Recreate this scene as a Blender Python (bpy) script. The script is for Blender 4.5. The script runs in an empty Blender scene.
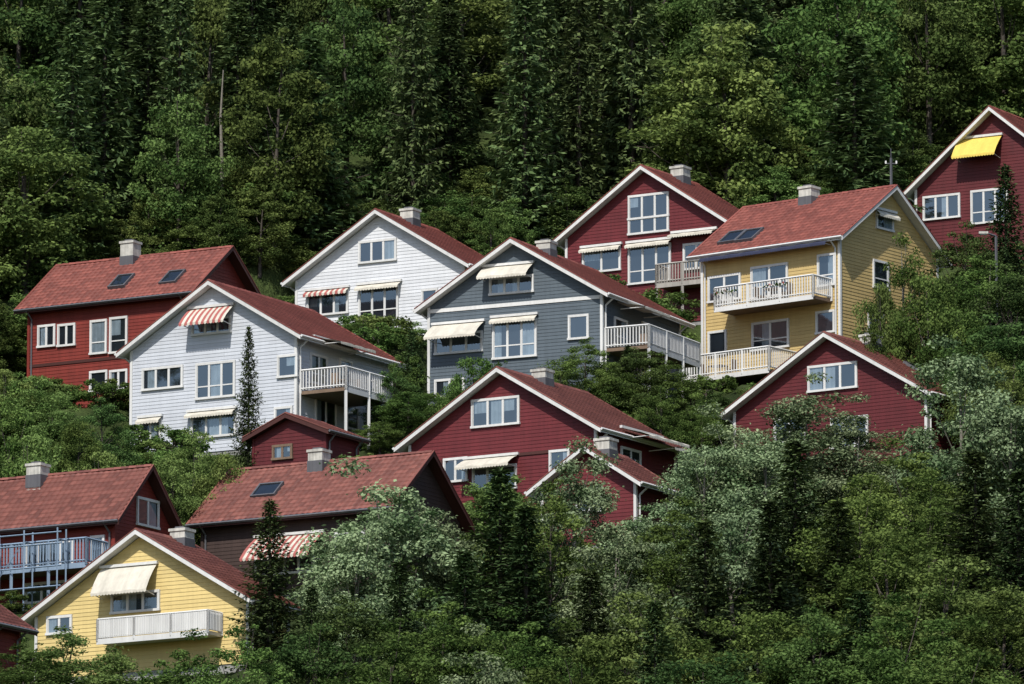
import bpy, math, random
import numpy as np
from mathutils import Vector
random.seed(7); RNG=np.random.default_rng(7)
E=math.radians(10); F=8000.0; CE,SE=math.cos(E),math.sin(E)
scene=bpy.context.scene
# ------------------------------------------------------------ camera
cam=bpy.data.cameras.new("camera"); co=bpy.data.objects.new("camera",cam); scene.collection.objects.link(co)
cam.sensor_width=36; cam.lens=36*F/1024; cam.clip_start=1; cam.clip_end=5000
co.rotation_euler=(math.pi/2+E,0,0); scene.camera=co
# ------------------------------------------------------------ light
SUN_AZ=math.radians(19)   # degrees to the left of straight behind the camera
SUN_EL=math.radians(48)
sv=Vector((-math.sin(SUN_AZ)*math.cos(SUN_EL),-math.cos(SUN_AZ)*math.cos(SUN_EL),math.sin(SUN_EL)))
sl=bpy.data.lights.new("sun","SUN"); sl.energy=5.0; sl.angle=math.radians(.5); sl.color=(1,.955,.88)
so=bpy.data.objects.new("sun",sl); scene.collection.objects.link(so); so.rotation_euler=sv.to_track_quat('Z','Y').to_euler()
w=bpy.data.worlds.new("World"); scene.world=w; w.use_nodes=True
nt=w.node_tree; sk=nt.nodes.new("ShaderNodeTexSky"); sk.sky_type='NISHITA'; sk.sun_disc=False
sk.sun_elevation=SUN_EL; sk.sun_rotation=math.atan2(sv.x,sv.y)
bg=nt.nodes["Background"]; bg.inputs[1].default_value=.145; nt.links.new(sk.outputs[0],bg.inputs[0])
scene.view_settings.view_transform='Standard'; scene.view_settings.look='None'; scene.view_settings.exposure=0
# ------------------------------------------------------------ materials
def newmat(n):
    m=bpy.data.materials.new(n); m.use_nodes=True; t=m.node_tree; return m,t,t.nodes["Principled BSDF"],t.nodes["Material Output"]
def N(t,k,**kw):
    n=t.nodes.new(k)
    for a,b in kw.items(): setattr(n,a,b)
    return n
def paint(n,c,rough=.6,var=.12,scale=.9):
    m,t,b,o=newmat(n)
    tc=N(t,"ShaderNodeTexCoord")
    no=N(t,"ShaderNodeTexNoise"); no.inputs["Scale"].default_value=scale; no.inputs["Detail"].default_value=6
    t.links.new(tc.outputs["Object"],no.inputs["Vector"])
    mp=N(t,"ShaderNodeMapping"); mp.inputs["Scale"].default_value=(7,7,.35); t.links.new(tc.outputs["Object"],mp.inputs["Vector"])
    n2=N(t,"ShaderNodeTexNoise"); n2.inputs["Scale"].default_value=1; n2.inputs["Detail"].default_value=4; t.links.new(mp.outputs[0],n2.inputs["Vector"])
    ad=N(t,"ShaderNodeMath",operation='ADD'); t.links.new(no.outputs["Fac"],ad.inputs[0]); t.links.new(n2.outputs["Fac"],ad.inputs[1])
    mr=N(t,"ShaderNodeMapRange"); mr.inputs[1].default_value=.6; mr.inputs[2].default_value=1.4; mr.inputs[3].default_value=1-var*1.6; mr.inputs[4].default_value=1+var
    t.links.new(ad.outputs[0],mr.inputs[0])
    at=N(t,"ShaderNodeAttribute",attribute_name="tint")
    m2=N(t,"ShaderNodeMapRange"); m2.inputs[3].default_value=.93; m2.inputs[4].default_value=1.06; t.links.new(at.outputs["Fac"],m2.inputs[0])
    mu=N(t,"ShaderNodeMath",operation='MULTIPLY'); t.links.new(mr.outputs[0],mu.inputs[0]); t.links.new(m2.outputs[0],mu.inputs[1])
    vm=N(t,"ShaderNodeVectorMath",operation='SCALE'); vm.inputs[0].default_value=c; t.links.new(mu.outputs[0],vm.inputs["Scale"])
    t.links.new(vm.outputs[0],b.inputs["Base Color"]); b.inputs["Roughness"].default_value=rough; b.inputs["Specular IOR Level"].default_value=.3
    return m
def leafmat(n,dark,light,trans=.30,rv=.25,hv=.02):
    m,t,b,o=newmat(n); t.nodes.remove(b)
    at=N(t,"ShaderNodeAttribute",attribute_name="tint"); oi=N(t,"ShaderNodeObjectInfo")
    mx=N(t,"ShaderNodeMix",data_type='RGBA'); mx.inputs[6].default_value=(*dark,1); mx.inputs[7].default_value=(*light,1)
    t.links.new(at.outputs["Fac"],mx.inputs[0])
    hs=N(t,"ShaderNodeHueSaturation"); t.links.new(mx.outputs[2],hs.inputs["Color"])
    r1=N(t,"ShaderNodeMapRange"); r1.inputs[3].default_value=.5-hv; r1.inputs[4].default_value=.5+hv
    r2=N(t,"ShaderNodeMapRange"); r2.inputs[3].default_value=1-rv; r2.inputs[4].default_value=1+rv*1.3
    wn=N(t,"ShaderNodeTexWhiteNoise",noise_dimensions='1D'); t.links.new(oi.outputs["Random"],wn.inputs["W"])
    t.links.new(wn.outputs["Value"],r1.inputs[0]); t.links.new(oi.outputs["Random"],r2.inputs[0])
    t.links.new(r1.outputs[0],hs.inputs["Hue"]); t.links.new(r2.outputs[0],hs.inputs["Value"])
    df=N(t,"ShaderNodeBsdfDiffuse"); t.links.new(hs.outputs[0],df.inputs[0])
    tr=N(t,"ShaderNodeBsdfTranslucent"); t.links.new(hs.outputs[0],tr.inputs[0])
    ms=N(t,"ShaderNodeMixShader"); ms.inputs[0].default_value=trans
    t.links.new(df.outputs[0],ms.inputs[1]); t.links.new(tr.outputs[0],ms.inputs[2]); t.links.new(ms.outputs[0],o.inputs[0])
    return m
M={}
M['red']=paint("red_cladding",(.112,.015,.019),var=.16)
M['darkred']=paint("dark_red_cladding",(.088,.012,.015),var=.16)
M['orangered']=paint("falu_red_cladding",(.165,.024,.017),var=.16)
M['white']=paint("white_cladding",(.46,.485,.53),var=.06)
M['white2']=paint("bright_white_cladding",(.56,.575,.60),var=.06)
M['grey']=paint("grey_cladding",(.078,.100,.120),var=.10)
M['yellow']=paint("yellow_cladding",(.47,.345,.145),var=.08)
M['yellow2']=paint("pale_yellow_cladding",(.58,.45,.19),var=.07)
M['brown']=paint("dark_brown_cladding",(.045,.028,.024),var=.2)
M['trim']=paint("white_trim",(.57,.57,.56),var=.10)
M['darktrim']=paint("dark_trim",(.06,.02,.017),var=.1)
M['chim']=paint("rendered_chimney",(.46,.45,.41),var=.3,scale=3)
M['metal']=paint("lead_flashing",(.10,.10,.11),rough=.45,var=.2)
M['steel']=paint("galvanised_steel",(.20,.27,.36),rough=.4,var=.15)
M['bluenet']=paint("blue_panel",(.10,.20,.34),rough=.5,var=.2)
M['cream']=paint("cream_canvas",(.52,.49,.42),var=.12,rough=.85)
M['canvasred']=paint("red_canvas",(.33,.10,.09),var=.06,rough=.85)
M['canvasyel']=paint("yellow_canvas",(.62,.46,.10),var=.08,rough=.85)
M['navy']=paint("navy_canvas",(.03,.035,.07),var=.05,rough=.85)
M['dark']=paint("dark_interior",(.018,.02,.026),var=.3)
M['curtain']=paint("curtain_cloth",(.30,.32,.34),var=.2,scale=3)
M['wood']=paint("weathered_wood",(.16,.11,.075),var=.2)
M['greydeck']=paint("grey_stained_wood",(.33,.31,.28),var=.2)
M['concrete']=paint("foundation_concrete",(.27,.27,.26),var=.2)
M['bark']=paint("bark",(.06,.05,.04),var=.3,scale=4)
M['birchbark']=paint("pale_bark",(.17,.155,.13),var=.3,scale=4)
def tilemat(n,c1,c2):
    m,t,b,o=newmat(n)
    at=N(t,"ShaderNodeAttribute",attribute_name="tint")
    tc=N(t,"ShaderNodeTexCoord"); no=N(t,"ShaderNodeTexNoise"); no.inputs["Scale"].default_value=.7; no.inputs["Detail"].default_value=7; t.links.new(tc.outputs["Object"],no.inputs[0])
    a=N(t,"ShaderNodeMath",operation='MULTIPLY_ADD'); a.inputs[1].default_value=.6; t.links.new(at.outputs["Fac"],a.inputs[0])
    mm=N(t,"ShaderNodeMath",operation='MULTIPLY'); mm.inputs[1].default_value=.6; t.links.new(no.outputs["Fac"],mm.inputs[0]); t.links.new(mm.outputs[0],a.inputs[2])
    mx=N(t,"ShaderNodeMix",data_type='RGBA'); mx.inputs[6].default_value=(*c1,1); mx.inputs[7].default_value=(*c2,1); t.links.new(a.outputs[0],mx.inputs[0])
    t.links.new(mx.outputs[2],b.inputs["Base Color"]); b.inputs["Roughness"].default_value=.6; b.inputs["Specular IOR Level"].default_value=.3
    return m
M['tile']=tilemat("red_roof_tiles",(.085,.024,.020),(.265,.080,.062))
M['tile2']=tilemat("brown_red_roof_tiles",(.075,.026,.022),(.240,.086,.068))
m,t,b,o=newmat("window_glass")
gl=N(t,"ShaderNodeBsdfGlossy"); gl.inputs["Roughness"].default_value=.04; gl.inputs["Color"].default_value=(.80,.90,1,1)
tp=N(t,"ShaderNodeBsdfTransparent"); tp.inputs[0].default_value=(.75,.82,.86,1)
ms=N(t,"ShaderNodeMixShader"); ms.inputs[0].default_value=.15
t.links.new(tp.outputs[0],ms.inputs[1]); t.links.new(gl.outputs[0],ms.inputs[2]); t.links.new(ms.outputs[0],o.inputs[0]); M['glass']=m
m,t,b,o=newmat("meadow_ground")
tc=N(t,"ShaderNodeTexCoord"); no=N(t,"ShaderNodeTexNoise"); no.inputs["Scale"].default_value=.35; no.inputs["Detail"].default_value=9; t.links.new(tc.outputs["Object"],no.inputs[0])
cr=N(t,"ShaderNodeValToRGB"); cr.color_ramp.elements[0].position=.35; cr.color_ramp.elements[0].color=(.018,.028,.009,1); cr.color_ramp.elements[1].position=.65; cr.color_ramp.elements[1].color=(.06,.085,.026,1)
t.links.new(no.outputs["Fac"],cr.inputs[0]); t.links.new(cr.outputs[0],b.inputs["Base Color"]); b.inputs["Roughness"].default_value=.95; b.inputs["Specular IOR Level"].default_value=.1
n2=N(t,"ShaderNodeTexNoise"); n2.inputs["Scale"].default_value=5; n2.inputs["Detail"].default_value=5; t.links.new(tc.outputs["Object"],n2.inputs[0])
bu=N(t,"ShaderNodeBump"); bu.inputs["Distance"].default_value=.3; bu.inputs["Strength"].default_value=.8; t.links.new(n2.outputs["Fac"],bu.inputs["Height"]); t.links.new(bu.outputs[0],b.inputs["Normal"])
M['ground']=m
L={}
L['mid']=leafmat("leaf_green",(.038,.070,.018),(.135,.200,.055))
L['dark']=leafmat("leaf_dark_green",(.030,.056,.018),(.102,.156,.050))
L['light']=leafmat("leaf_light_green",(.058,.096,.026),(.18,.250,.078))
L['silver']=leafmat("leaf_silver_green",(.060,.096,.040),(.26,.320,.175),trans=.2,rv=.2)
L['spruce']=leafmat("spruce_needles",(.024,.043,.017),(.090,.128,.048),trans=.1,rv=.25)
L['fspruce']=leafmat("forest_spruce_needles",(.038,.062,.026),(.138,.188,.072),trans=.15,rv=.3)
L['fdark']=leafmat("forest_leaf_dark",(.040,.070,.024),(.132,.192,.060),rv=.3)
L['fmid']=leafmat("forest_leaf_green",(.044,.077,.022),(.152,.214,.062),rv=.3,hv=.025)
L['flight']=leafmat("forest_leaf_light",(.052,.086,.024),(.170,.230,.070),rv=.25,hv=.025)
# ------------------------------------------------------------ survey
def ray(px,py):
    x=(px-512)/F; v=(342-py)/F
    return np.array([x,CE-v*SE,SE+v*CE])
def at_y(px,py,Y):
    r=ray(px,py); return r*(Y/r[1])
# ------------------------------------------------------------ terrain
def T0(x,y):
    x=np.asarray(x,float); y=np.asarray(y,float)
    lin=69.5+.45*(np.minimum(y,415)-394)+.62*np.clip(y-415,0,260)+.15*np.clip(y-675,0,600)
    z=-1.9+8*np.logaddexp(0,(lin+1.9)/8)
    z=z+np.clip((y-250)/80,0,1)*(.5*np.sin(x*.13+y*.07)+.35*np.sin(x*.31-y*.19+1)+.2*np.sin(x*.7+y*.55))
    return z
PADS=[]
def T(x,y):
    x=np.asarray(x,float); y=np.asarray(y,float); z=T0(x,y)
    for (nx,ny,th,Lg,Lr,zb,fm) in PADS:
        dx=x-nx; dy=y-ny
        lx=dx*math.cos(th)-dy*math.sin(th); ly=dx*math.sin(th)+dy*math.cos(th)
        ox=np.maximum(0,np.maximum(-Lg-lx,lx-1)); oy=np.maximum(0,np.maximum(-fm-ly,ly-Lr))
        dd=np.sqrt(ox*ox+oy*oy); ww=np.clip(1-dd/3.0,0,1); ww=ww*ww*(3-2*ww)
        zt=zb+.12*np.minimum(0,ly)
        z=z*(1-ww)+zt*ww
    return z
# ------------------------------------------------------------ mesh helper
class MB:
    def __init__(s): s.v=[]; s.f=[]; s.m=[]; s.mats=[]; s.t=[]
    def mi(s,k):
        if k not in s.mats: s.mats.append(k)
        return s.mats.index(k)
    def poly(s,pts,k,t=None):
        i=len(s.v); s.v+= [tuple(p) for p in pts]; s.f.append(tuple(range(i,i+len(pts)))); s.m.append(s.mi(k)); s.t.append(random.random() if t is None else t)
    def hexa(s,p,k):
        i=len(s.v); s.v+=[tuple(q) for q in p]; tt=random.random()
        for f in ((0,3,2,1),(4,5,6,7),(0,1,5,4),(1,2,6,5),(2,3,7,6),(3,0,4,7)):
            s.f.append(tuple(i+a for a in f)); s.m.append(s.mi(k)); s.t.append(tt)
    def box(s,x0,x1,y0,y1,z0,z1,k,fr=None):
        p=[(x0,y0,z0),(x1,y0,z0),(x1,y1,z0),(x0,y1,z0),(x0,y0,z1),(x1,y0,z1),(x1,y1,z1),(x0,y1,z1)]
        if fr: p=[fr(*q) for q in p]
        s.hexa(p,k)
    def beam(s,a,b,r,k):
        a=Vector(a); b=Vector(b); d=(b-a).normalized(); u=d.orthogonal().normalized(); w_=d.cross(u)
        p=[a+u*r+w_*r,a-u*r+w_*r,a-u*r-w_*r,a+u*r-w_*r]; q=[x+(b-a) for x in p]; s.hexa(p+q,k)
    def build(s,name,parent=None):
        me=bpy.data.meshes.new(name); me.from_pydata(s.v,[],s.f)
        for k in s.mats: me.materials.append(M[k] if k in M else L[k])
        me.polygons.foreach_set("material_index",s.m)
        a=me.attributes.new("tint",'FLOAT','FACE'); a.data.foreach_set("value",s.t)
        o=bpy.data.objects.new(name,me); scene.collection.objects.link(o)
        if parent: o.parent=parent
        return o
def grid_quads(P):
    h,w_=P.shape[:2]; idx=np.arange(h*w_).reshape(h,w_)
    return np.stack([idx[:-1,:-1],idx[:-1,1:],idx[1:,1:],idx[1:,:-1]],-1).reshape(-1,4)
def mesh_np(name,V,Q,tint,mats,mi=None,smooth=False):
    me=bpy.data.meshes.new(name); me.vertices.add(len(V)); me.vertices.foreach_set("co",V.astype(np.float32).ravel())
    n=len(Q); k=Q.shape[1]; me.loops.add(n*k); me.loops.foreach_set("vertex_index",Q.astype(np.int32).ravel())
    me.polygons.add(n); me.polygons.foreach_set("loop_start",np.arange(0,n*k,k,dtype=np.int32))
    for m_ in mats: me.materials.append(m_)
    if mi is not None: me.polygons.foreach_set("material_index",mi.astype(np.int32))
    me.update(calc_edges=True)
    if smooth: me.polygons.foreach_set("use_smooth",np.ones(n,bool))
    a=me.attributes.new("tint",'FLOAT','FACE'); a.data.foreach_set("value",tint.astype(np.float32))
    me.validate(); return me
# ------------------------------------------------------------ house
class House:
    def __init__(s,name,kind,Npx,Npy,left,apex,back,theta,Y,base,wall,tile='tile',apexpx=None,trim='trim',o=.5,fm=1.5):
        th=math.radians(theta); s.th=th; s.kind=kind; s.o=o; s.wall=wall; s.trim=trim
        P=at_y(Npx,Npy,Y); s.P=P; d=P[1]*CE+P[2]*SE; s.d=d; s.s=F/d
        s.Lg=s.solve_g(left)
        if kind=='A':
            s.Lr=s.solve_r(back); s.W,s.L=s.Lg,s.Lr; lx,ly=-s.Lg/2,0
        else:
            s.Lr=2*s.solve_r(apexpx); s.W,s.L=s.Lr,s.Lg; lx,ly=0,s.Lr/2
        ax=P[0]+lx*math.cos(th)+ly*math.sin(th); ay=P[1]-lx*math.sin(th)+ly*math.cos(th)
        az=at_y(512,apex,ay)[2]; s.H=az-P[2]
        s.zb=at_y(Npx,base,Y)[2]-P[2]
        s.e=bpy.data.objects.new(name,None); scene.collection.objects.link(s.e); s.e.location=P; s.e.rotation_euler=(0,0,-th)
        PADS.append((P[0],P[1],th,s.Lg,s.Lr,P[2]+s.zb,fm))
        s.win=MB(); s.aw=MB(); s.bal=MB(); s.ch=MB(); s.sc=MB()
        s.shell(tile)
    def solve_g(s,px):
        q=(px-512)/F; return (s.P[0]-q*s.d)/(math.cos(s.th)+q*math.sin(s.th)*CE)
    def solve_r(s,px):
        q=(px-512)/F; return (q*s.d-s.P[0])/(math.sin(s.th)-q*math.cos(s.th)*CE)
    def loc(s,px,py,face):
        r=ray(px,py); c,n=math.cos(s.th),math.sin(s.th)
        def tl(v): return np.array([v[0]*c-v[1]*n, v[0]*n+v[1]*c, v[2]])
        O=tl(-s.P); D=tl(r)
        if face=='front': t=(s.o-O[1])/D[1]; p=O+D*t; return p[0],p[2]
        if face=='right': t=(-s.o-O[0])/D[0]; p=O+D*t; return p[1],p[2]
        if face=='ridge':
            if s.kind=='A': t=(-s.W/2-O[0])/D[0]; return (O+D*t)
            t=(s.W/2-O[1])/D[1]; return (O+D*t)
        if face=='roof':
            k=s.H/(s.W/2)
            if s.kind=='A': t=(-O[0]*k-O[2])/(D[2]+D[0]*k)
            else: t=(O[1]*k-O[2])/(D[2]-D[1]*k)
            return O+D*t
    def fr(s,face):
        if face=='front': return lambda u,w_,z:(u,s.o-w_,z)
        return lambda u,w_,z:(-s.o+w_,u,z)
    def P3(s,a,b,z): return (a-s.W,b,z) if s.kind=='A' else (b-s.L,a,z)
    def shell(s,tile):
        W,Ln,H,o,zb=s.W,s.L,s.H,s.o,s.zb; k=H/(W/2); wl=MB(); bh=.17; pr=.018
        zs=zb+.5
        for b,sg in ((o,-1),(Ln-o,1)):
            z=zs
            while z<H-.25:
                z1=min(z+bh,H-.18)
                def ext(zz):
                    h=min(W/2-o,(H-.16-zz)/k); return W/2-h,W/2+h
                a0,a1=ext(z); c0,c1=ext(z1)
                cuts=[0]
                while cuts[-1]<1: cuts.append(cuts[-1]+random.uniform(.25,.6))
                cuts[-1]=1
                for q0,q1 in zip(cuts[:-1],cuts[1:]):
                    wl.poly([s.P3(a0+(a1-a0)*q0,b+sg*pr,z),s.P3(a0+(a1-a0)*q1,b+sg*pr,z),s.P3(c0+(c1-c0)*q1,b,z1),s.P3(c0+(c1-c0)*q0,b,z1)],s.wall)
                wl.poly([s.P3(a0,b,z),s.P3(a1,b,z),s.P3(a1,b+sg*pr,z),s.P3(a0,b+sg*pr,z)],s.wall)
                z+=bh
        for a,sg in ((o,-1),(W-o,1)):
            z=zs; top=o*k-.14
            while z<top:
                z1=min(z+bh,top)
                wl.poly([s.P3(a+sg*pr,o,z),s.P3(a+sg*pr,Ln-o,z),s.P3(a,Ln-o,z1),s.P3(a,o,z1)],s.wall)
                wl.poly([s.P3(a,o,z),s.P3(a,Ln-o,z),s.P3(a+sg*pr,Ln-o,z),s.P3(a+sg*pr,o,z)],s.wall)
                z+=bh
        for a in (o,W-o):
            for b in (o,Ln-o):
                da=-.05 if a<W/2 else .05; db=-.05 if b<Ln/2 else .05
                x0,x1=sorted((a+da,a-da*1.8)); y0,y1=sorted((b+db,b-db*1.8))
                wl.box(x0,x1,y0,y1,zs,o*k-.15,s.trim if s.trim!='darktrim' else s.wall,s.P3)
        wl.box(o+.03,W-o-.03,o+.03,Ln-o-.03,zb-4,zs,'concrete',s.P3)
        wl.build("walls",s.e)
        cw=.30; cl=.36; sl=math.hypot(W/2,H)
        nb=int(Ln/cw)*5+1; bs=np.linspace(0,Ln,nb); nc=int(sl/cl)+1
        ts=[]; hh=[]
        for i in range(nc):
            ts+=[i*sl/nc,(i+1)*sl/nc-.004]; hh+=[.06,.0]
        ts=np.array(ts); hh=np.array(hh)
        wave=.030*np.abs(np.sin(np.pi*bs/cw))
        nrm=(-H/sl,(W/2)/sl)
        Vs=[];Qs=[];Ts=[];off=0
        for side in (0,1):
            tt,bb=np.meshgrid(ts,bs,indexing='ij'); h_=hh[:,None]+wave[None,:]+RNG.normal(0,.003,(len(ts),nb))
            h_=h_+.02*np.sin(bb*.9+side)*np.sin(tt*1.1)
            a=tt*(W/2)/sl+h_*nrm[0]; z=tt*H/sl+h_*nrm[1]
            if side: a=W-a
            if s.kind=='A': V=np.stack([a-W,bb,z],-1)
            else: V=np.stack([bb-Ln,a,z],-1)
            idx=np.arange(len(ts)*nb).reshape(len(ts),nb)+off
            q=np.stack([idx[:-1,:-1],idx[:-1,1:],idx[1:,1:],idx[1:,:-1]],-1)
            rt=RNG.random((nc+1,nb//5+2))
            ti=rt[(np.arange(len(ts)-1)//2)[:,None],((np.arange(nb-1))//5)[None,:]]
            ti=np.where((np.arange(len(ts)-1)%2==1)[:,None],ti*.3,ti)
            Vs.append(V.reshape(-1,3));Qs.append(q.reshape(-1,4));Ts.append(ti.ravel());off+=len(ts)*nb
        me=mesh_np("roof_tiles",np.concatenate(Vs),np.concatenate(Qs),np.concatenate(Ts),[M[tile]])
        ob=bpy.data.objects.new("roof",me); scene.collection.objects.link(ob); ob.parent=s.e
        r=MB()
        for sd in (0,1):
            A=(lambda a:a) if sd==0 else (lambda a:W-a)
            def slab(a0,z0,a1,z1,b0,b1,up,dn,k_):
                p=[s.P3(A(a0),b0,z0-dn),s.P3(A(a1),b0,z1-dn),s.P3(A(a1),b1,z1-dn),s.P3(A(a0),b1,z0-dn)]
                q=[s.P3(A(a0),b0,z0+up),s.P3(A(a1),b0,z1+up),s.P3(A(a1),b1,z1+up),s.P3(A(a0),b1,z0+up)]
                r.hexa(p+q,k_)
            slab(.04,.04*k,W/2,H,.04,Ln-.04,-.05,.12,'darktrim' if s.trim=='darktrim' else 'trim')
            slab(-.04,-.04*k,W/2,H,-.045,-.003,.02,.18,s.trim)
            slab(-.04,-.04*k,W/2,H,Ln+.003,Ln+.045,.02,.18,s.trim)
            slab(-.02,-.02*k,W/2,H,-.07,.06,.075,-.035,tile)
            slab(-.02,-.02*k,W/2,H,Ln-.06,Ln+.07,.075,-.035,tile)
            slab(-.035,0,.0,0,0,Ln,-.01,.17,s.trim)
            gm='metal' if s.trim=='darktrim' else 'trim'
            p0=s.P3(A(-.09),-.02,-.03); p1=s.P3(A(-.09),Ln+.02,-.03); r.beam(p0,p1,.05,gm)
            for bb_ in (o+.22,Ln-o-.22):
                r.beam(s.P3(A(-.09),bb_,-.06),s.P3(A(o-.08),bb_,-.45),.035,gm); r.beam(s.P3(A(o-.08),bb_,-.42),s.P3(A(o-.08),bb_,zb+.1),.035,gm)
        n=int(Ln/.4)
        for i in range(n):
            b0=Ln*i/n; b1=Ln*(i+1)/n-.01
            r.hexa([s.P3(W/2-.14,b0,H-.02),s.P3(W/2+.14,b0,H-.02),s.P3(W/2+.14,b1,H-.02),s.P3(W/2-.14,b1,H-.02),
                    s.P3(W/2-.05,b0,H+.10),s.P3(W/2+.05,b0,H+.10),s.P3(W/2+.05,b1,H+.085),s.P3(W/2-.05,b1,H+.085)],tile)
        r.build("roof_trim",s.e)
    def window(s,face,px,py,wp,hp,panes=2,cur=.4,frame='trim'):
        u,z=s.loc(px,py,face); f=s.fr(face)
        wm=wp/(s.s*(math.cos(s.th) if face=='front' else math.sin(s.th))); hm=hp/s.s
        u0,u1,z0,z1=u-wm/2,u+wm/2,z-hm/2,z+hm/2; B=s.win; c=.09
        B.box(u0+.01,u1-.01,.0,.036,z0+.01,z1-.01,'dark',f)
        B.box(u0-.02,u1+.02,.0,.10,z1-c,z1+.03,frame,f); B.box(u0-.05,u1+.05,.0,.13,z0-.04,z0+c*.7,frame,f)
        B.box(u0-.02,u0+c-.02,.0,.095,z0+c*.7,z1-c,frame,f); B.box(u1-c+.02,u1+.02,.0,.095,z0+c*.7,z1-c,frame,f)
        pw=(u1-u0-.1)/panes
        for i in range(panes):
            a0=u0+.05+i*pw; a1=a0+pw
            if i: B.box(a0-.04,a0+.04,.0,.085,z0+c*.7,z1-c,frame,f)
            B.box(a0+.03,a0+.06,.0,.078,z0+c*.7,z1-c,frame,f); B.box(a1-.06,a1-.03,.0,.078,z0+c*.7,z1-c,frame,f)
            if hm>1.35: B.box(a0+.06,a1-.06,.0,.076,z0+hm*.32,z0+hm*.32+.06,frame,f)
            if random.random()<cur:
                sd=random.random(); wf=random.uniform(.3,.95)
                b0,b1=(a0,a0+pw*wf) if sd<.5 else (a1-pw*wf,a1)
                n=max(2,int((b1-b0)/.1)); zz0=z0+.05 if random.random()<.7 else z0+hm*.5
                for j in range(n):
                    e0=b0+(b1-b0)*j/n; e1=b0+(b1-b0)*(j+1)/n; w0,w1=(.038,.05) if j%2 else (.05,.038)
                    B.poly([f(e0,w0,zz0),f(e1,w1,zz0),f(e1,w1,z1-.05),f(e0,w0,z1-.05)],'curtain')
        B.poly([f(u0+.04,.062,z0+.05),f(u1-.04,.062,z0+.05),f(u1-.04,.062,z1-.05),f(u0+.04,.062,z1-.05)],'glass')
    def awning(s,face,px,pytop,wp,dp,col='cream',proj=.9,stripe=None):
        u,z=s.loc(px,pytop,face); f=s.fr(face); wm=wp/(s.s*(math.cos(s.th) if face=='front' else math.sin(s.th))); dm=dp/s.s
        u0=u-wm/2; n=max(4,int(wm/.15)); B=s.aw
        sg=[.02*math.sin(i*.9) for i in range(n+1)]
        for i in range(n):
            a=u0+wm*i/n; b=u0+wm*(i+1)/n; k=col if (not stripe or i%2) else stripe
            ds=[0,.35,.7,1.0]; zz=[0,.28,.62,1.0]
            for j in range(3):
                B.poly([f(a,.09+ds[j+1]*proj,z-dm*zz[j+1]-sg[i]),f(b,.09+ds[j+1]*proj,z-dm*zz[j+1]-sg[i+1]),f(b,.09+ds[j]*proj,z-dm*zz[j]-(sg[i+1] if j else 0)),f(a,.09+ds[j]*proj,z-dm*zz[j]-(sg[i] if j else 0))],k,t=.5+.3*math.sin(i*1.7))
            m_=(a+b)/2; e=.09+proj
            B.poly([f(a,e,z-dm-.10),f(m_,e+.01,z-dm-.15),f(b,e,z-dm-.10),f(b,e,z-dm-sg[i+1]),f(a,e,z-dm-sg[i])],k)
        B.box(u0-.05,u0+wm+.05,.03,.17,z+.02,z+.14,'trim',f)
        for uu in (u0+.1,u0+wm-.1): B.beam(f(uu,.12,z-dm*1.15),f(uu,.07+proj,z-dm-.03),.018,'trim')
    def balcony(s,face,pxl,pxr,pyf,depth=1.4,col='trim',solid=False,rail=.95,posts=True,flowers=False,table=False):
        u0,z=s.loc(pxl,pyf,face); u1,_=s.loc(pxr,pyf,face); z=s.loc((pxl+pxr)/2,pyf,face)[1]; f=s.fr(face); B=s.bal
        B.box(u0,u1,.0,depth,z-.16,z,'wood' if not solid else col,f)
        B.box(u0-.03,u1+.03,depth,depth+.04,z-.22,z+.02,col,f)
        runs=[((u0,depth),(u1,depth)),((u0,.06),(u0,depth)),((u1,.06),(u1,depth))]
        for (a,b) in runs:
            ln=math.hypot(b[0]-a[0],b[1]-a[1]); ax=(b[0]-a[0])/ln; ay=(b[1]-a[1])/ln
            g=lambda t,h:f(a[0]+ax*t,a[1]+ay*t,z+h)
            B.beam(g(0,rail),g(ln,rail),.04,col); B.beam(g(0,.12),g(ln,.12),.03,col)
            sp=.115 if solid else .16; n=max(2,int(ln/sp)); wd=.055 if solid else .026
            for i in range(n+1):
                t=ln*i/n; B.beam(g(t,.05),g(t,rail-.03),wd,col)
            n=max(1,round(ln/1.8))
            for i in range(n+1):
                t=ln*i/n; B.beam(g(t,-.1),g(t,rail+.02),.055,col)
                if posts and a[1]==depth: B.beam(g(t,-.16),g(t,s.zb-z-.3),.06,col)
        if flowers:
            for i in range(int((u1-u0)/.22)):
                if (i//7)%2: continue
                uu=u0+.1+i*.22; q=f(uu,depth+.12,z+rail*.72+random.uniform(-.05,.05))
                for j in range(4):
                    c=Vector(q)+Vector([random.uniform(-.08,.08) for _ in range(3)]); n1=Vector([random.uniform(-1,1) for _ in range(3)]).normalized(); u_=n1.orthogonal().normalized()*.05; v_=n1.cross(u_)
                    B.poly([c-u_-v_,c+u_-v_,c+u_+v_,c-u_+v_],'canvasred' if random.random()<.12 else 'mid')
        if table:
            um=(u0+u1)/2; wq=depth*.5
            B.box(um-.4,um+.4,wq-.35,wq+.35,z+.70,z+.74,'wood',f)
            for du in (-.35,.35):
                for dw in (-.3,.3): B.beam(f(um+du,wq+dw,z),f(um+du,wq+dw,z+.7),.02,'wood')
            for du in (-.8,.8):
                B.box(um+du-.22,um+du+.22,wq-.22,wq+.22,z+.42,z+.46,'wood',f)
                sx_=um+du+(.22 if du>0 else -.22); B.box(sx_-.02,sx_+.02,wq-.22,wq+.22,z+.46,z+.95,'wood',f)
                for a_ in (-.19,.19):
                    for b_ in (-.19,.19): B.beam(f(um+du+a_,wq+b_,z),f(um+du+a_,wq+b_,z+.42),.018,'wood')
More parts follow.
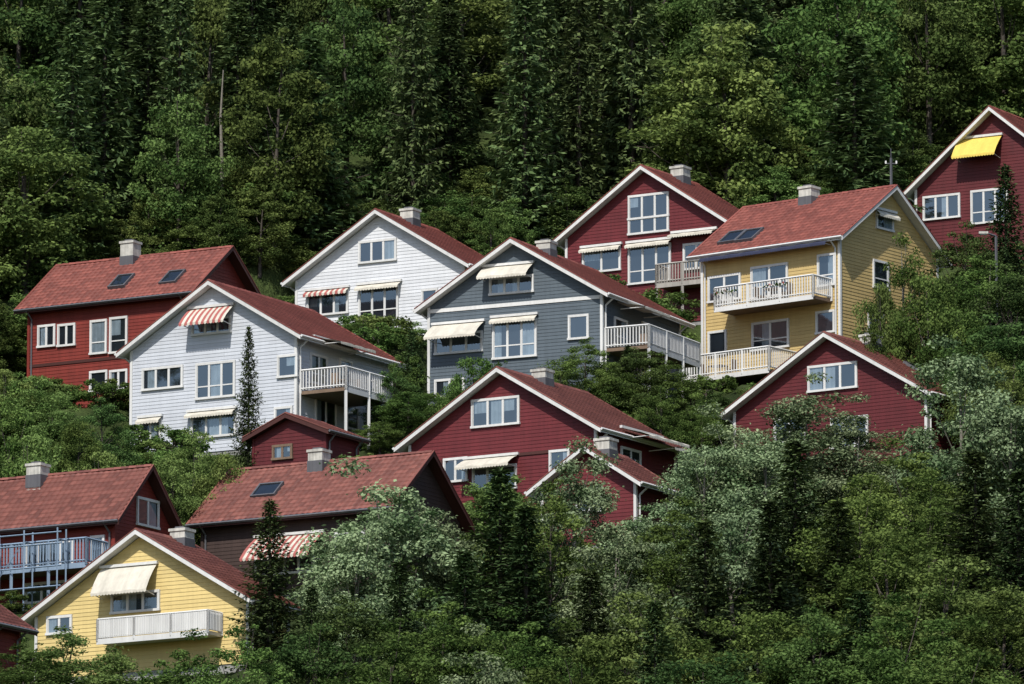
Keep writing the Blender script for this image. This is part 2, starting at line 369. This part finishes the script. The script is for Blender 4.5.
    def scaffold(s,pxl,pxr,pytop,depth=2.1):
        u0,zt=s.loc(pxl,pytop,'front'); u1,_=s.loc(pxr,pytop,'front'); zt=-.5; f=s.fr('front'); B=s.sc
        n=max(2,round((u1-u0)/1.6))
        for i in range(n+1):
            u=u0+(u1-u0)*i/n
            for w_ in (depth,depth+.7): B.beam(f(u,w_,s.zb-.6),f(u,w_,zt),.03,'steel')
            for hz in (-1.0,-3.1,-5.0): B.beam(f(u,depth,hz),f(u,depth+.7,hz),.025,'steel')
            if i<n and i%2==0: B.beam(f(u,depth+.7,-3.1),f(u+(u1-u0)/n,depth+.7,-1.0),.02,'steel')
        for hz in (-.7,-1.2,-2.2,-3.1,-4.2,-5.0): B.beam(f(u0-.2,depth+.7,hz),f(u1+.2,depth+.7,hz),.025,'steel')
        for hz in (-3.15,-5.05): B.box(u0-.1,u1+.1,depth+.02,depth+.68,hz,hz+.05,'wood',f)
        for i in range(n):
            if i%3==1:
                a=u0+(u1-u0)*i/n; b=a+(u1-u0)/n*.7; B.box(a+.1,b,depth+.72,depth+.74,-4.9,-3.6,'bluenet',f)
    def chimney(s,px,hh=1.0,w_=.75,off=.35,mat='chim'):
        if s.kind=='A': cx,cy=-s.W/2+off,s.loc(px,300,'ridge')[1]
        else: cx,cy=s.loc(px,300,'ridge')[0],s.W/2-off
        z=s.H; B=s.ch; h=w_/2
        B.box(cx-h,cx+h,cy-h,cy+h,z-1.2,z+hh-.12,mat); B.box(cx-h-.05,cx+h+.05,cy-h-.05,cy+h+.05,z+hh-.12,z+hh,mat)
        B.box(cx-h*.6,cx+h*.6,cy-h*.6,cy+h*.6,z+hh,z+hh+.1,'metal'); B.box(cx-h-.03,cx+h+.03,cy-h-.03,cy+h+.03,z-.6,z-.02,'metal')
    def skylight(s,px,py,wb=.9,ws=1.2):
        p=s.loc(px,py,'roof'); k=s.H/(s.W/2); q=math.hypot(1,k)
        def f(u,v,w_):
            if s.kind=='A': return (p[0]-v/q+w_*k/q, p[1]+u, p[2]+v*k/q+w_/q)
            return (p[0]+u, p[1]+v/q-w_*k/q, p[2]+v*k/q+w_/q)
        B=s.win
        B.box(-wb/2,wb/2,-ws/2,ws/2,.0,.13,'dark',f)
        for a in (-wb/2-.04,wb/2-.04): B.box(a,a+.08,-ws/2,ws/2,.01,.19,'metal',f)
        for a in (-ws/2-.04,ws/2-.04): B.box(-wb/2-.05,wb/2+.05,a,a+.08,.012,.193,'metal',f)
        B.poly([f(-wb/2,-ws/2,.15),f(wb/2,-ws/2,.15),f(wb/2,ws/2,.15),f(-wb/2,ws/2,.15)],'glass')
    def band(s,face,zlocal,k='trim',h=.18):
        f=s.fr(face); a,b=(-s.Lg+s.o,-s.o) if face=='front' else (s.o,s.Lr-s.o)
        s.win.box(a+.1,b-.1,.0,.055,zlocal,zlocal+h,k,f)
    def done(s):
        for mb,n in ((s.win,"windows"),(s.aw,"awnings"),(s.bal,"balcony"),(s.ch,"chimney"),(s.sc,"scaffolding")):
            if mb.v: mb.build(n,s.e)
# ---- the houses
h=House("red_house",'B',192,292,15,247,0,30,391,412,'orangered',apexpx=232,trim='darktrim',fm=9) 
h.window('front',47,336,18,22,2,.3);h.window('front',67,335,18,22,2,.3);h.window('front',99,337,17,34,1,1);h.window('front',119,335,18,36,1,1);h.window('front',99,381,18,20,1,.5);h.window('front',119,380,18,20,2,.5)
h.window('front',165,330,16,20,1,.5); h.skylight(122,283);h.skylight(173,279);h.chimney(134,.75);h.band('front',-2.9,'darktrim',.15);h.done()
h=House("white_house",'A',300,335,117,281,405,30,374,452,'white')
h.awning('front',212,308,46,17,'cream',.9,'canvasred');h.window('front',212,326,40,16,3,.5)
h.window('front',163,378,42,22,3);h.window('front',216,380,40,36,3,.4);h.window('front',288,366,20,22,1);h.window('front',151,431,22,22,2);h.window('front',214,425,46,24,3);h.window('front',284,418,18,22,1)
h.balcony('right',299,345,398,2.6,rail=1.0,table=True);h.window('right',318,370,16,30,2,.5);h.window('right',345,374,12,28,1,.5);h.window('right',325,412,20,28,2,.3);h.window('right',352,418,12,24,1,.3)
h.awning('right',330,343,34,6,'cream',1.5);h.awning('front',213,411,50,4,'cream',.35);h.awning('front',151,418,24,4,'cream',.3);h.done()
h=House("white_house",'A',468,264,283,210,530,29,397,345,'white2')
h.window('front',378,251,38,22,3,.3);h.window('front',328,303,42,24,3,.3);h.window('front',379,304,40,38,3,.2);h.awning('front',328,290,44,4,'cream',.3,'canvasred');h.awning('front',380,284,44,4,'cream',.35)
h.window('front',430,300,16,22,1);h.chimney(404,.5);h.done()
h=House("grey_house",'A',607,293,415,239,693,26,381,412,'grey')
h.awning('front',509,266,50,12,'cream',.8);h.window('front',512,285,44,17,3,.3);h.awning('front',459,324,52,15,'cream',1.0);h.window('front',459,343,48,20,3,.3)
h.window('front',515,339,44,38,3,.5);h.window('front',579,327,20,24,1,.7);h.window('front',450,388,30,18,2,.3);h.window('front',520,388,30,18,2,.3);h.band('front',-.15)
h.awning('front',515,317,46,4,'cream',.3)
h.balcony('right',604,655,358,2.4,rail=1.0,table=True);h.window('right',620,333,13,28,1,.3);h.window('right',648,338,14,28,2,.3);h.window('right',640,378,16,24,2,.3);h.awning('right',630,308,26,5,'cream',1.4);h.chimney(540,.4);h.done()
h=House("red_house",'A',730,222,553,166,787,31,401,325,'red')
h.window('front',649,206,40,24,3,.2);h.window('front',649,225,40,16,3,.2);h.window('front',602,260,38,24,2,.5);h.window('front',650,264,42,38,3,.2);h.window('front',697,256,26,26,2,.2)
h.awning('front',650,242,44,3,'cream',.3);h.awning('front',602,247,40,3,'cream',.3);h.awning('front',695,232,44,3,'cream',.5);h.balcony('front',668,720,285,1.2,col='greydeck',rail=1.0);h.chimney(675,.5);h.done()
h=House("yellow_house",'B',842,236,688,186,0,38,386,378,'yellow',apexpx=897)
h.window('front',725,288,32,26,2,.5);h.window('front',770,281,36,32,2,.5);h.window('front',827,270,17,32,1,.8);h.window('front',718,343,18,24,1,.4);h.window('front',771,335,36,28,2,.6);h.window('front',826,322,18,22,1,.5)
h.balcony('front',734,832,306,1.6,rail=1.0,flowers=True,posts=False,table=True);h.awning('front',770,247,124,6,'navy',.6);h.window('right',884,222,18,16,1,.9);h.awning('right',884,212,22,5,'cream',.3);h.window('right',880,275,16,28,1,.5)
h.window('right',875,320,16,24,1,.5);h.skylight(733,239,1.0,1.2);h.skylight(750,237,1.0,1.2);h.chimney(814,.5);h.balcony('front',668,800,384,2.6,rail=1.1,posts=False,table=True);h.done()
h=House("red_house",'A',1078,175,903,107,1140,30,409,270,'darkred')
h.awning('front',981,138,42,20,'canvasyel',.9);h.window('front',942,207,36,24,3,.1);h.window('front',990,206,36,34,3,.1);h.done()
h=House("red_house",'A',600,428,395,368,690,31,364,512,'red','tile2')
h.window('front',496,412,48,28,3,.8);h.band('front',-.85,'darktrim',.14);h.awning('front',492,458,54,10,'cream',.9);h.window('front',456,470,24,24,2,.3);h.window('front',495,478,44,24,3,.3);h.window('front',560,462,20,24,1,.3)
h.awning('right',640,434,42,9,'cream',1.5);h.awning('right',660,446,30,8,'cream',1.5);h.window('right',630,462,20,26,2,.3);h.chimney(536,.4);h.done()
h=House("red_house",'A',640,482,527,446,684,30,355,550,'red','tile2')
h.window('front',590,500,26,24,2,.3);h.chimney(599,.5);h.done()
h=House("red_house",'A',930,392,720,333,1025,34,370,480,'darkred','tile2')
h.window('front',833,377,48,26,3,.5);h.window('front',790,430,30,26,2,.3);h.window('front',850,432,36,30,3,.3);h.window('right',960,425,20,26,2,.3);h.skylight(915,370,.9,.9);h.chimney(864,.4);h.done()
h=House("red_house",'B',118,520,-70,466,0,30,350,606,'orangered','tile2',apexpx=152,trim='darktrim')
h.window('right',147,513,20,28,2,.7);h.window('front',50,555,50,26,4,.2);h.window('front',98,550,14,28,1,.3);h.window('front',50,592,50,20,3,.3)
h.balcony('front',-40,108,574,1.8,col='steel',rail=1.1);h.scaffold(-40,92,540);h.chimney(44,.5);h.done()
h=House("red_house",'B',392,507,187,452,0,30,352,595,'brown','tile2',apexpx=433,trim='darktrim')
h.awning('front',290,536,70,24,'cream',1.3,'canvasred');h.window('front',285,562,60,24,4,.3);h.window('front',350,545,30,26,2,.3);h.skylight(268,492,1.2,1.0);h.chimney(324,.5);h.done()
h=House("red_garage",'A',328,430,243,414,368,31,366,475,'darkred','tile2',trim='darktrim',o=.35)
h.window('front',283,452,20,14,2,.2,'wood');h.done()
h=House("yellow_house",'A',252,600,20,530,305,31,333,672,'yellow2','tile2')
h.awning('front',130,567,58,27,'cream',.8);h.window('front',136,602,50,20,3,.3);h.balcony('front',112,222,638,1.1,solid=True,rail=.85,posts=False);h.window('front',60,625,26,18,2,.4);h.window('right',262,620,18,22,1,.4);h.chimney(177,.4);h.done()
h=House("red_house",'A',-8,622,-150,572,36,30,322,690,'orangered','tile2',trim='darktrim');h.done()
# ------------------------------------------------------------ terrain mesh
xs=np.concatenate([np.arange(-700,-80,20),np.arange(-80,80,1.25),np.arange(80,701,20)]); ys=np.concatenate([np.arange(-200,290,10),np.arange(290,450,1.25),np.arange(450,1300,12)])
X,Yg=np.meshgrid(xs,ys,indexing='xy'); Z=T(X,Yg); Z=Z+np.where((Yg<450)&(Yg>290)&(abs(X)<80),RNG.normal(0,.05,X.shape),0)
V=np.stack([X,Yg,Z],-1); Q=grid_quads(V)
me=mesh_np("hillside",V.reshape(-1,3),Q,np.zeros(len(Q)),[M['ground']],smooth=True)
hob=bpy.data.objects.new("hillside",me); scene.collection.objects.link(hob)
# ------------------------------------------------------------ trees
def leaves(C,Nn,size,tint,asp=.6):
    n=len(C); Nn=Nn/np.linalg.norm(Nn,axis=1,keepdims=True)
    r=RNG.normal(size=(n,3)); U=np.cross(Nn,r); U/=np.linalg.norm(U,axis=1,keepdims=True)+1e-9; Vv=np.cross(Nn,U)
    s=(size*RNG.uniform(.6,1.35,n))[:,None]
    V=np.stack([C-U*s*.5,C-Vv*s*asp*.5+Nn*s*.08,C+U*s*.5,C+Vv*s*asp*.5+Nn*s*.08],1).reshape(-1,3)
    return V,np.arange(4*n).reshape(n,4),tint
def tube(pts,rad,seg=6):
    pts=np.array(pts,float); Vs=[]
    for i,p in enumerate(pts):
        d=pts[min(i+1,len(pts)-1)]-pts[max(i-1,0)]; d/=np.linalg.norm(d)+1e-9
        u=np.cross(d,[.3,.9,.1]); u/=np.linalg.norm(u); v=np.cross(d,u)
        for k in range(seg):
            a=2*math.pi*k/seg; Vs.append(p+(u*math.cos(a)+v*math.sin(a))*rad[i])
    Q=[]
    for i in range(len(pts)-1):
        for k in range(seg): Q.append((i*seg+k,i*seg+(k+1)%seg,(i+1)*seg+(k+1)%seg,(i+1)*seg+k))
    return np.array(Vs),np.array(Q)
def assemble(name,woods,lv,mats):
    V=[];Q=[];t=[];mi=[];off=0
    for a,b in woods: V.append(a);Q.append(b+off);t.append(np.full(len(b),.5));mi.append(np.zeros(len(b)));off+=len(a)
    a,b,c=lv; V.append(a);Q.append(b+off);t.append(c);mi.append(np.ones(len(b)))
    return mesh_np(name,np.concatenate(V),np.concatenate(Q),np.concatenate(t),mats,np.concatenate(mi))
def broadleaf(name,H,R,mat,bark='bark',nl=22000,nc=110,leaf=.19,low=.18,cr=.95,pointy=1.0,up=.35,limbs=46,shoot=.08):
    cs=[];rs=[]
    zc=H*(low+1)/2; hz=H*(1-low)/2
    lob=RNG.normal(size=(7,3)); lob/=np.linalg.norm(lob,axis=1,keepdims=True); la=RNG.uniform(-.25,.25,7)
    while len(cs)<nc:
        d=RNG.normal(size=3); d/=np.linalg.norm(d); rho=RNG.uniform(.35,1)**.6
        bump=1+np.sum(la*np.clip(lob@d,0,1)**3)
        p=d*rho*bump; zz=p[2]; taper=1-max(0,zz)**1.3*.45*pointy
        c=np.array([p[0]*R*taper,p[1]*R*taper,zc+zz*hz]); 
        if c[2]<H*low*.7: continue
        c+=RNG.normal(0,.25,3)
        cs.append(c); rs.append(cr*RNG.uniform(.5,1.25)*(1-.35*max(0,zz)))
    cs=np.array(cs);rs=np.array(rs)
    k=RNG.choice(nc,nl,p=rs**2/np.sum(rs**2)); d=RNG.normal(size=(nl,3)); d/=np.linalg.norm(d,axis=1,keepdims=True)
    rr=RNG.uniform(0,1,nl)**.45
    d2=d*np.array([1,1,.62]); C=cs[k]+d2*(rs[k]*rr)[:,None]
    sh=RNG.random(nl)<shoot; C[sh]+=d2[sh]*rs[k][sh][:,None]*RNG.uniform(.1,.5,sh.sum())[:,None]; 
    Nn=d*.75+np.array([0,0,up])+RNG.normal(0,.5,(nl,3))
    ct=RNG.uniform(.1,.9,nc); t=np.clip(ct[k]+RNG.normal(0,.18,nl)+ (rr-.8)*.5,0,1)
    woods=[]; lean=RNG.normal(0,.25,2)
    tp=[(lean[0]*q*q,lean[1]*q*q,H*.9*q-(.6 if q==0 else 0)) for q in np.linspace(0,1,9)]
    r0=.012*H+.03; woods.append(tube(tp,[r0*(1-q)**.8+.015 for q in np.linspace(0,1,9)],8))
    for c in cs[RNG.choice(nc,min(nc,limbs),replace=False)]:
        q=max(.15,min(.85,(c[2]/H)-.18)); b=np.array([lean[0]*q*q,lean[1]*q*q,H*.9*q]); m_=(b+c)/2+np.array([0,0,-.25])
        woods.append(tube([b,b*.55+m_*.45+RNG.normal(0,.08,3),m_,c],[r0*.38*(1-q)+.025,.04,.028,.01],5))
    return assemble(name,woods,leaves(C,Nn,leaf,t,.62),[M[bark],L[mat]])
def spruce(name,H,R,mat='spruce',sp=.30,dens=1.0,droop=.28,big=1.0):
    Cs=[];Ds=[];Ls=[];Ws=[];Ts=[];woods=[]
    r0=.012*H+.04; tp=[(0,0,-.6)]+[(0,0,H*q) for q in np.linspace(.1,1,8)]
    woods.append(tube(tp,[r0]+[r0*(1-q)+.012 for q in np.linspace(.1,1,8)],7))
    z=H*.03
    while z<H*.99:
        f=1-z/H; Lb=R*min(1,(f**.78)*1.08)*RNG.uniform(.85,1.08)+.10; nb=int(6+5*f*dens); ph=RNG.uniform(0,6.28)
        for i in range(nb):
            a=ph+6.283*i/nb+RNG.normal(0,.2); l=Lb*RNG.uniform(.6,1.15); bt=RNG.uniform(.1,.9); zb_=z+RNG.uniform(-.12,.12)
            dx,dy=math.cos(a),math.sin(a); rise=.35*(1-f)
            P=lambda t:np.array([dx*l*t,dy*l*t,zb_+l*(rise*t-droop*(.4+f)*t+.22*t*t*t)])
            if l>.8 and RNG.random()<.4: woods.append(tube([P(0),P(.5),P(.9)],[.03,.02,.008],3))
            ns=max(3,int(l*5*dens))
            for j in range(ns):
                t=(j+RNG.random())/ns; t=.12+.9*t; p=P(t); wl=(.16+.42*(1-t)*min(1,l/1.6)+.1)*big
                for sg in (-1,1):
                    dirv=np.array([dx*.75-dy*sg*.75,dy*.75+dx*sg*.75,-.30+RNG.normal(0,.2)])+RNG.normal(0,.14,3)
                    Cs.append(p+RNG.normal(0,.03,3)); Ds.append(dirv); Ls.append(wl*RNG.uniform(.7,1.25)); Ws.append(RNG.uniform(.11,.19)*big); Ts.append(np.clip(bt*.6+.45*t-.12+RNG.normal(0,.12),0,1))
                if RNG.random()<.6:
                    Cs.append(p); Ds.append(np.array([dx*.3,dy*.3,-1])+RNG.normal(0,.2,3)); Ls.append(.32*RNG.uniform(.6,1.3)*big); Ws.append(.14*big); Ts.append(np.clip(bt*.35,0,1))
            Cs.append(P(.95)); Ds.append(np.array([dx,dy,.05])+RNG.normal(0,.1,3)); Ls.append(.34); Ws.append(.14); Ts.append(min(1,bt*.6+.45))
        z+=sp*(.55+.6*f)*RNG.uniform(.85,1.2)
    for i in range(10):
        Cs.append(np.array([0,0,H-.5+i*.05])); a=RNG.uniform(0,6.28); Ds.append(np.array([math.cos(a)*.6,math.sin(a)*.6,1])); Ls.append(.28); Ws.append(.08); Ts.append(.7)
    C=np.array(Cs);D=np.array(Ds);D/=np.linalg.norm(D,axis=1,keepdims=True);Lg=np.array(Ls)[:,None];Wd=np.array(Ws)[:,None]
    S=np.cross(D,RNG.normal(0,.35,D.shape)+np.array([0,0,1])); S/=np.linalg.norm(S,axis=1,keepdims=True)+1e-9
    V=np.stack([C,C+D*Lg*.45-S*Wd*.5,C+D*Lg,C+D*Lg*.45+S*Wd*.5],1).reshape(-1,3)
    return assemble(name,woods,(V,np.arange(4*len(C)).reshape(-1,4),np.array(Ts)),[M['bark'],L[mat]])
PR={}
def reg(kind,me,H,R): PR.setdefault(kind,[]).append((me,H,R))
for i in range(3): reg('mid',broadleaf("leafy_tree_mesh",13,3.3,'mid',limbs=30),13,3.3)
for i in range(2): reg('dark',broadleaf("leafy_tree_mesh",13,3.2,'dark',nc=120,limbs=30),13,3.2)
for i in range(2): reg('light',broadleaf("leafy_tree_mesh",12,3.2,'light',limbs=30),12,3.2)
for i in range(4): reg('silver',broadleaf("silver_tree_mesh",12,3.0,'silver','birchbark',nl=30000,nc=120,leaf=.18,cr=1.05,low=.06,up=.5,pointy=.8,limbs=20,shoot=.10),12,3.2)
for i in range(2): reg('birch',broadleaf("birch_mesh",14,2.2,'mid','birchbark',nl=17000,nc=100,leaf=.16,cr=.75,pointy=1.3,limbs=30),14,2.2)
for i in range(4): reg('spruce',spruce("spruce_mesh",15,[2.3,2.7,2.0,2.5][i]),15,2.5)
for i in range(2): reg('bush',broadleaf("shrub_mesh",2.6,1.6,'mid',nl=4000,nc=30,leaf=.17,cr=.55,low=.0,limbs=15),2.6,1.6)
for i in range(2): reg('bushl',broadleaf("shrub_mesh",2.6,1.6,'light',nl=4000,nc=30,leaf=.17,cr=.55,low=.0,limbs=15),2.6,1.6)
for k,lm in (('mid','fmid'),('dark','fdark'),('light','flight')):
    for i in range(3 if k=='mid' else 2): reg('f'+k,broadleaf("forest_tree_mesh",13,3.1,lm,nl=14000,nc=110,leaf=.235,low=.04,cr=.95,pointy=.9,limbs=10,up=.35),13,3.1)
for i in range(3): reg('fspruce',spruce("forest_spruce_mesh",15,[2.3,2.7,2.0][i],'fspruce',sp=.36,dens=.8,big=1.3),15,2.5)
for i in range(2): reg('fbirch',broadleaf("forest_birch_mesh",14,2.2,'flight' if i else 'fmid','bark',nl=10000,nc=90,leaf=.22,cr=.75,low=.06,pointy=1.3,limbs=8),14,2.2)
NAMES={'mid':'maple_tree','dark':'alder_tree','light':'ash_tree','silver':'silver_willow_tree','birch':'birch_tree','spruce':'spruce_tree','bush':'shrub','bushl':'shrub'}
def place(kind,x,y,h,r,parent=None,name=None,sink=.15):
    me,H,R=random.choice(PR[kind]); o=bpy.data.objects.new(name or NAMES[kind],me); scene.collection.objects.link(o)
    o.location=(x,y,float(T(x,y))-sink); o.rotation_euler=(0,0,random.uniform(0,6.28)); sx=r/R; o.scale=(sx,sx,h/H)
    if parent: o.parent=parent
    return o
def tree(kind,px,pytop,Y,r):
    p=at_y(px,pytop,Y); h_=max(.8,p[2]-float(T(p[0],p[1]))+.15)
    return place(kind,p[0],p[1],h_,r)
random.seed(11)
FG=[ # kind, bearing, top, distance, radius
('silver',388,472,338,3.9),('silver',355,520,334,2.5),('silver',425,505,341,2.6),('silver',578,446,345,2.7),('mid',550,505,340,2.4),('silver',648,508,343,2.4),('silver',612,525,336,2.8),
('silver',735,416,352,2.6),('silver',702,440,350,2.2),('silver',810,392,356,3.2),('silver',765,428,350,2.7),('silver',855,413,355,2.7),('silver',962,346,352,3.1),('silver',1008,400,350,3.0),('mid',905,450,348,2.9),
('mid',680,520,338,2.8),('silver',735,500,336,2.8),
('spruce',270,500,333,1.8),('spruce',500,468,338,2.8),('spruce',526,505,334,2.6),('spruce',465,550,330,2.5),('spruce',795,440,340,2.9),('spruce',770,500,334,2.6),('spruce',838,500,336,2.8),('spruce',975,450,338,3.0),('spruce',1018,470,335,2.7),('spruce',705,520,332,2.5),('spruce',590,570,328,2.4),('spruce',400,560,328,2.2),
('mid',890,520,334,3.0),('light',940,555,331,3.2),('mid',860,500,339,2.8),('mid',1000,590,327,3.2),('mid',930,500,342,2.6),('light',650,590,326,2.8),('mid',440,600,326,2.8),('mid',520,620,323,2.8),('dark',350,600,325,2.8),('mid',760,600,325,3.0),('light',820,610,323,3.0),
('mid',905,620,321,3.0),('light',70,630,322,2.6),('mid',25,655,320,2.4),('light',120,650,321,2.4),('mid',185,644,320,2.6),('dark',310,630,320,2.6),('mid',240,650,318,2.4),('spruce',312,585,328,1.6),('mid',580,635,318,3.0),('dark',700,650,318,3.0),('mid',390,645,318,3.0),('mid',960,635,316,3.2),('silver',480,650,316,2.6),('spruce',655,600,322,2.2),('spruce',860,590,324,2.4),
('light',28,374,374,1.9),('light',5,364,374,1.8),('light',55,406,366,2.0),('mid',78,416,364,1.4),('dark',104,401,367,1.4),('mid',8,412,360,2.4),('light',30,425,358,2.2),('light',195,430,362,1.7),('light',222,446,360,1.6),('light',170,453,359,1.7),('mid',145,462,358,1.3),('light',100,443,358,2.0),('mid',238,468,360,1.0),
('spruce',249,326,369,.95),('spruce',412,330,379,1.2),('dark',392,370,377,1.4),('mid',408,390,376,1.6),('mid',380,420,374,1.1),('light',430,408,378,1.2),('birch',360,322,390,.8),('mid',405,356,379,1.1),
('mid',476,348,378,1.6),('mid',500,378,378,1.2),('light',455,376,378,1.1),('mid',585,348,378,1.8),('light',560,366,377,1.3),('mid',610,360,377,1.4),('dark',640,350,377,1.6),('mid',662,362,377,1.5),('spruce',628,345,378,1.1),('mid',690,390,377,1.6),('dark',715,392,379,1.4),('mid',745,396,380,1.2),('mid',660,398,374,1.5),('mid',702,412,374,1.3),
('birch',905,222,380,1.7),('light',880,272,378,1.5),('mid',930,262,377,2.2),('mid',870,318,375,1.3),('dark',965,228,386,2.2),('spruce',1005,165,392,2.0),('birch',985,250,382,2.0),('dark',1015,270,380,2.6),('mid',960,300,376,2.6),('dark',1000,320,372,2.8),('mid',905,330,377,1.3),('light',1010,360,366,2.4),('mid',985,345,368,1.8),('spruce',940,285,381,1.6),
]
for a in FG: tree(*a)
def inhouse(x,y,mg,front=0):
    for (nx,ny,th,Lg,Lr,zb,fm) in PADS:
        dx=x-nx; dy=y-ny; lx=dx*math.cos(th)-dy*math.sin(th); ly=dx*math.sin(th)+dy*math.cos(th)
        if -Lg-mg<lx<mg and -mg-front<ly<Lr+mg: return True
    return False
hedge=bpy.data.objects.new("garden_shrubbery",None); scene.collection.objects.link(hedge)
for i in range(540):
    x=random.uniform(-32,32); y=random.uniform(345,404)
    if inhouse(x,y,.9,1.2): continue
    s_=random.uniform(.4,.95); place(random.choice(['bush','bush','bushl']),x,y,2.2*s_,1.8*s_,hedge,'shrub_clump')
# ------------------------------------------------------------ forest
forest=bpy.data.objects.new("background_forest",None); scene.collection.objects.link(forest)
def edge(x):
    px=512+x*20
    return float(np.interp(px,[-600,0,200,300,500,700,800,900,1050,1600],[395,397,399,402,405,405,406,409,416,418]))
random.seed(5)
def add(x,y,hs=1):
    if inhouse(x,y,1.8,6): return
    r_=random.random(); big=math.sin(x*.11+y*.05)+math.sin(x*.05-y*.09+2)
    if r_<.38+.14*big: k='fspruce'
    elif r_<.62: k='fmid'
    elif r_<.78: k='fdark'
    elif r_<.91: k='fbirch'
    else: k='flight'
    if k=='fspruce': place(k,x,y,random.uniform(11,18)*hs,random.uniform(2.0,3.1),forest,'forest_tree')
    else: place(k,x,y,random.uniform(8,14)*hs,random.uniform(2.3,4.0),forest,'forest_tree')
y=392.
while y<470:
    x=-62.+random.uniform(0,4)
    while x<62:
        jx=x+random.uniform(-1.7,1.7); jy=y+random.uniform(-1.7,1.7)
        if jy>edge(jx): add(jx,jy,.8 if jy<edge(jx)+4 else 1)
        x+=random.uniform(3.8,6.0)
    y+=4.6
for i in range(220):
    x=random.uniform(-32,32); y=edge(x)+random.uniform(-2,11)
    if not inhouse(x,y,.6,4): place('fmid',x,y,random.uniform(2.5,5),random.uniform(1.2,2),forest,'undergrowth')
wood=bpy.data.objects.new("lower_woodland",None); scene.collection.objects.link(wood)
for i in range(260):
    x=random.uniform(-62,62); y=random.uniform(300,400)
    if abs(x)<34 and y>312: continue
    if y<312 and abs(x)<40:
        place(random.choice(['fmid','fdark']),x,y,random.uniform(5,6.5),2.6,wood,'wood_tree'); continue
    if inhouse(x,y,2.5,6): continue
    place(random.choice(['fmid','fdark','fspruce','fbirch']),x,y,random.uniform(9,14),random.uniform(2.3,3.4),wood,'wood_tree')
p=at_y(221,70,409); zg=float(T(p[0],p[1]))
V_,Q_=tube([(0,0,0),(.1,0,(p[2]-zg)*.4),(.0,0,(p[2]-zg)*.75),(.12,0,p[2]-zg)],[.16,.12,.07,.03],7)
me=mesh_np("dead_tree",V_,Q_,np.full(len(Q_),.8),[M['birchbark']]); o=bpy.data.objects.new("dead_tree_trunk",me); scene.collection.objects.link(o); o.location=(p[0],p[1],zg)
def lamp(px,py,Y):
    p=at_y(px,py,Y); zg=float(T(p[0],p[1])); b=MB(); hh=p[2]-zg
    b.beam((0,0,-.3),(0,0,hh),.045,'metal'); b.beam((0,0,hh),(-.5,-.2,hh+.12),.03,'metal')
    b.box(-.85,-.4,-.34,-.1,hh+.06,hh+.17,'chim'); b.box(-.8,-.45,-.31,-.13,hh+.02,hh+.06,'curtain')
    o=b.build("street_lamp"); o.location=(p[0],p[1],zg)
lamp(996,236,384)
p=at_y(891,158,401); zg=float(T(p[0],p[1])); hh=p[2]-zg; b=MB(); b.beam((0,0,-.3),(0,0,hh),.045,'metal'); b.beam((-.3,0,hh-.3),(.3,0,hh-.3),.025,'metal'); b.beam((0,0,hh),(0,0,hh+.5),.015,'metal')
for xx in (-.27,.27): b.box(xx-.04,xx+.04,-.04,.04,hh-.3,hh-.15,'trim')
o=b.build("utility_pole"); o.location=(p[0],p[1],zg)
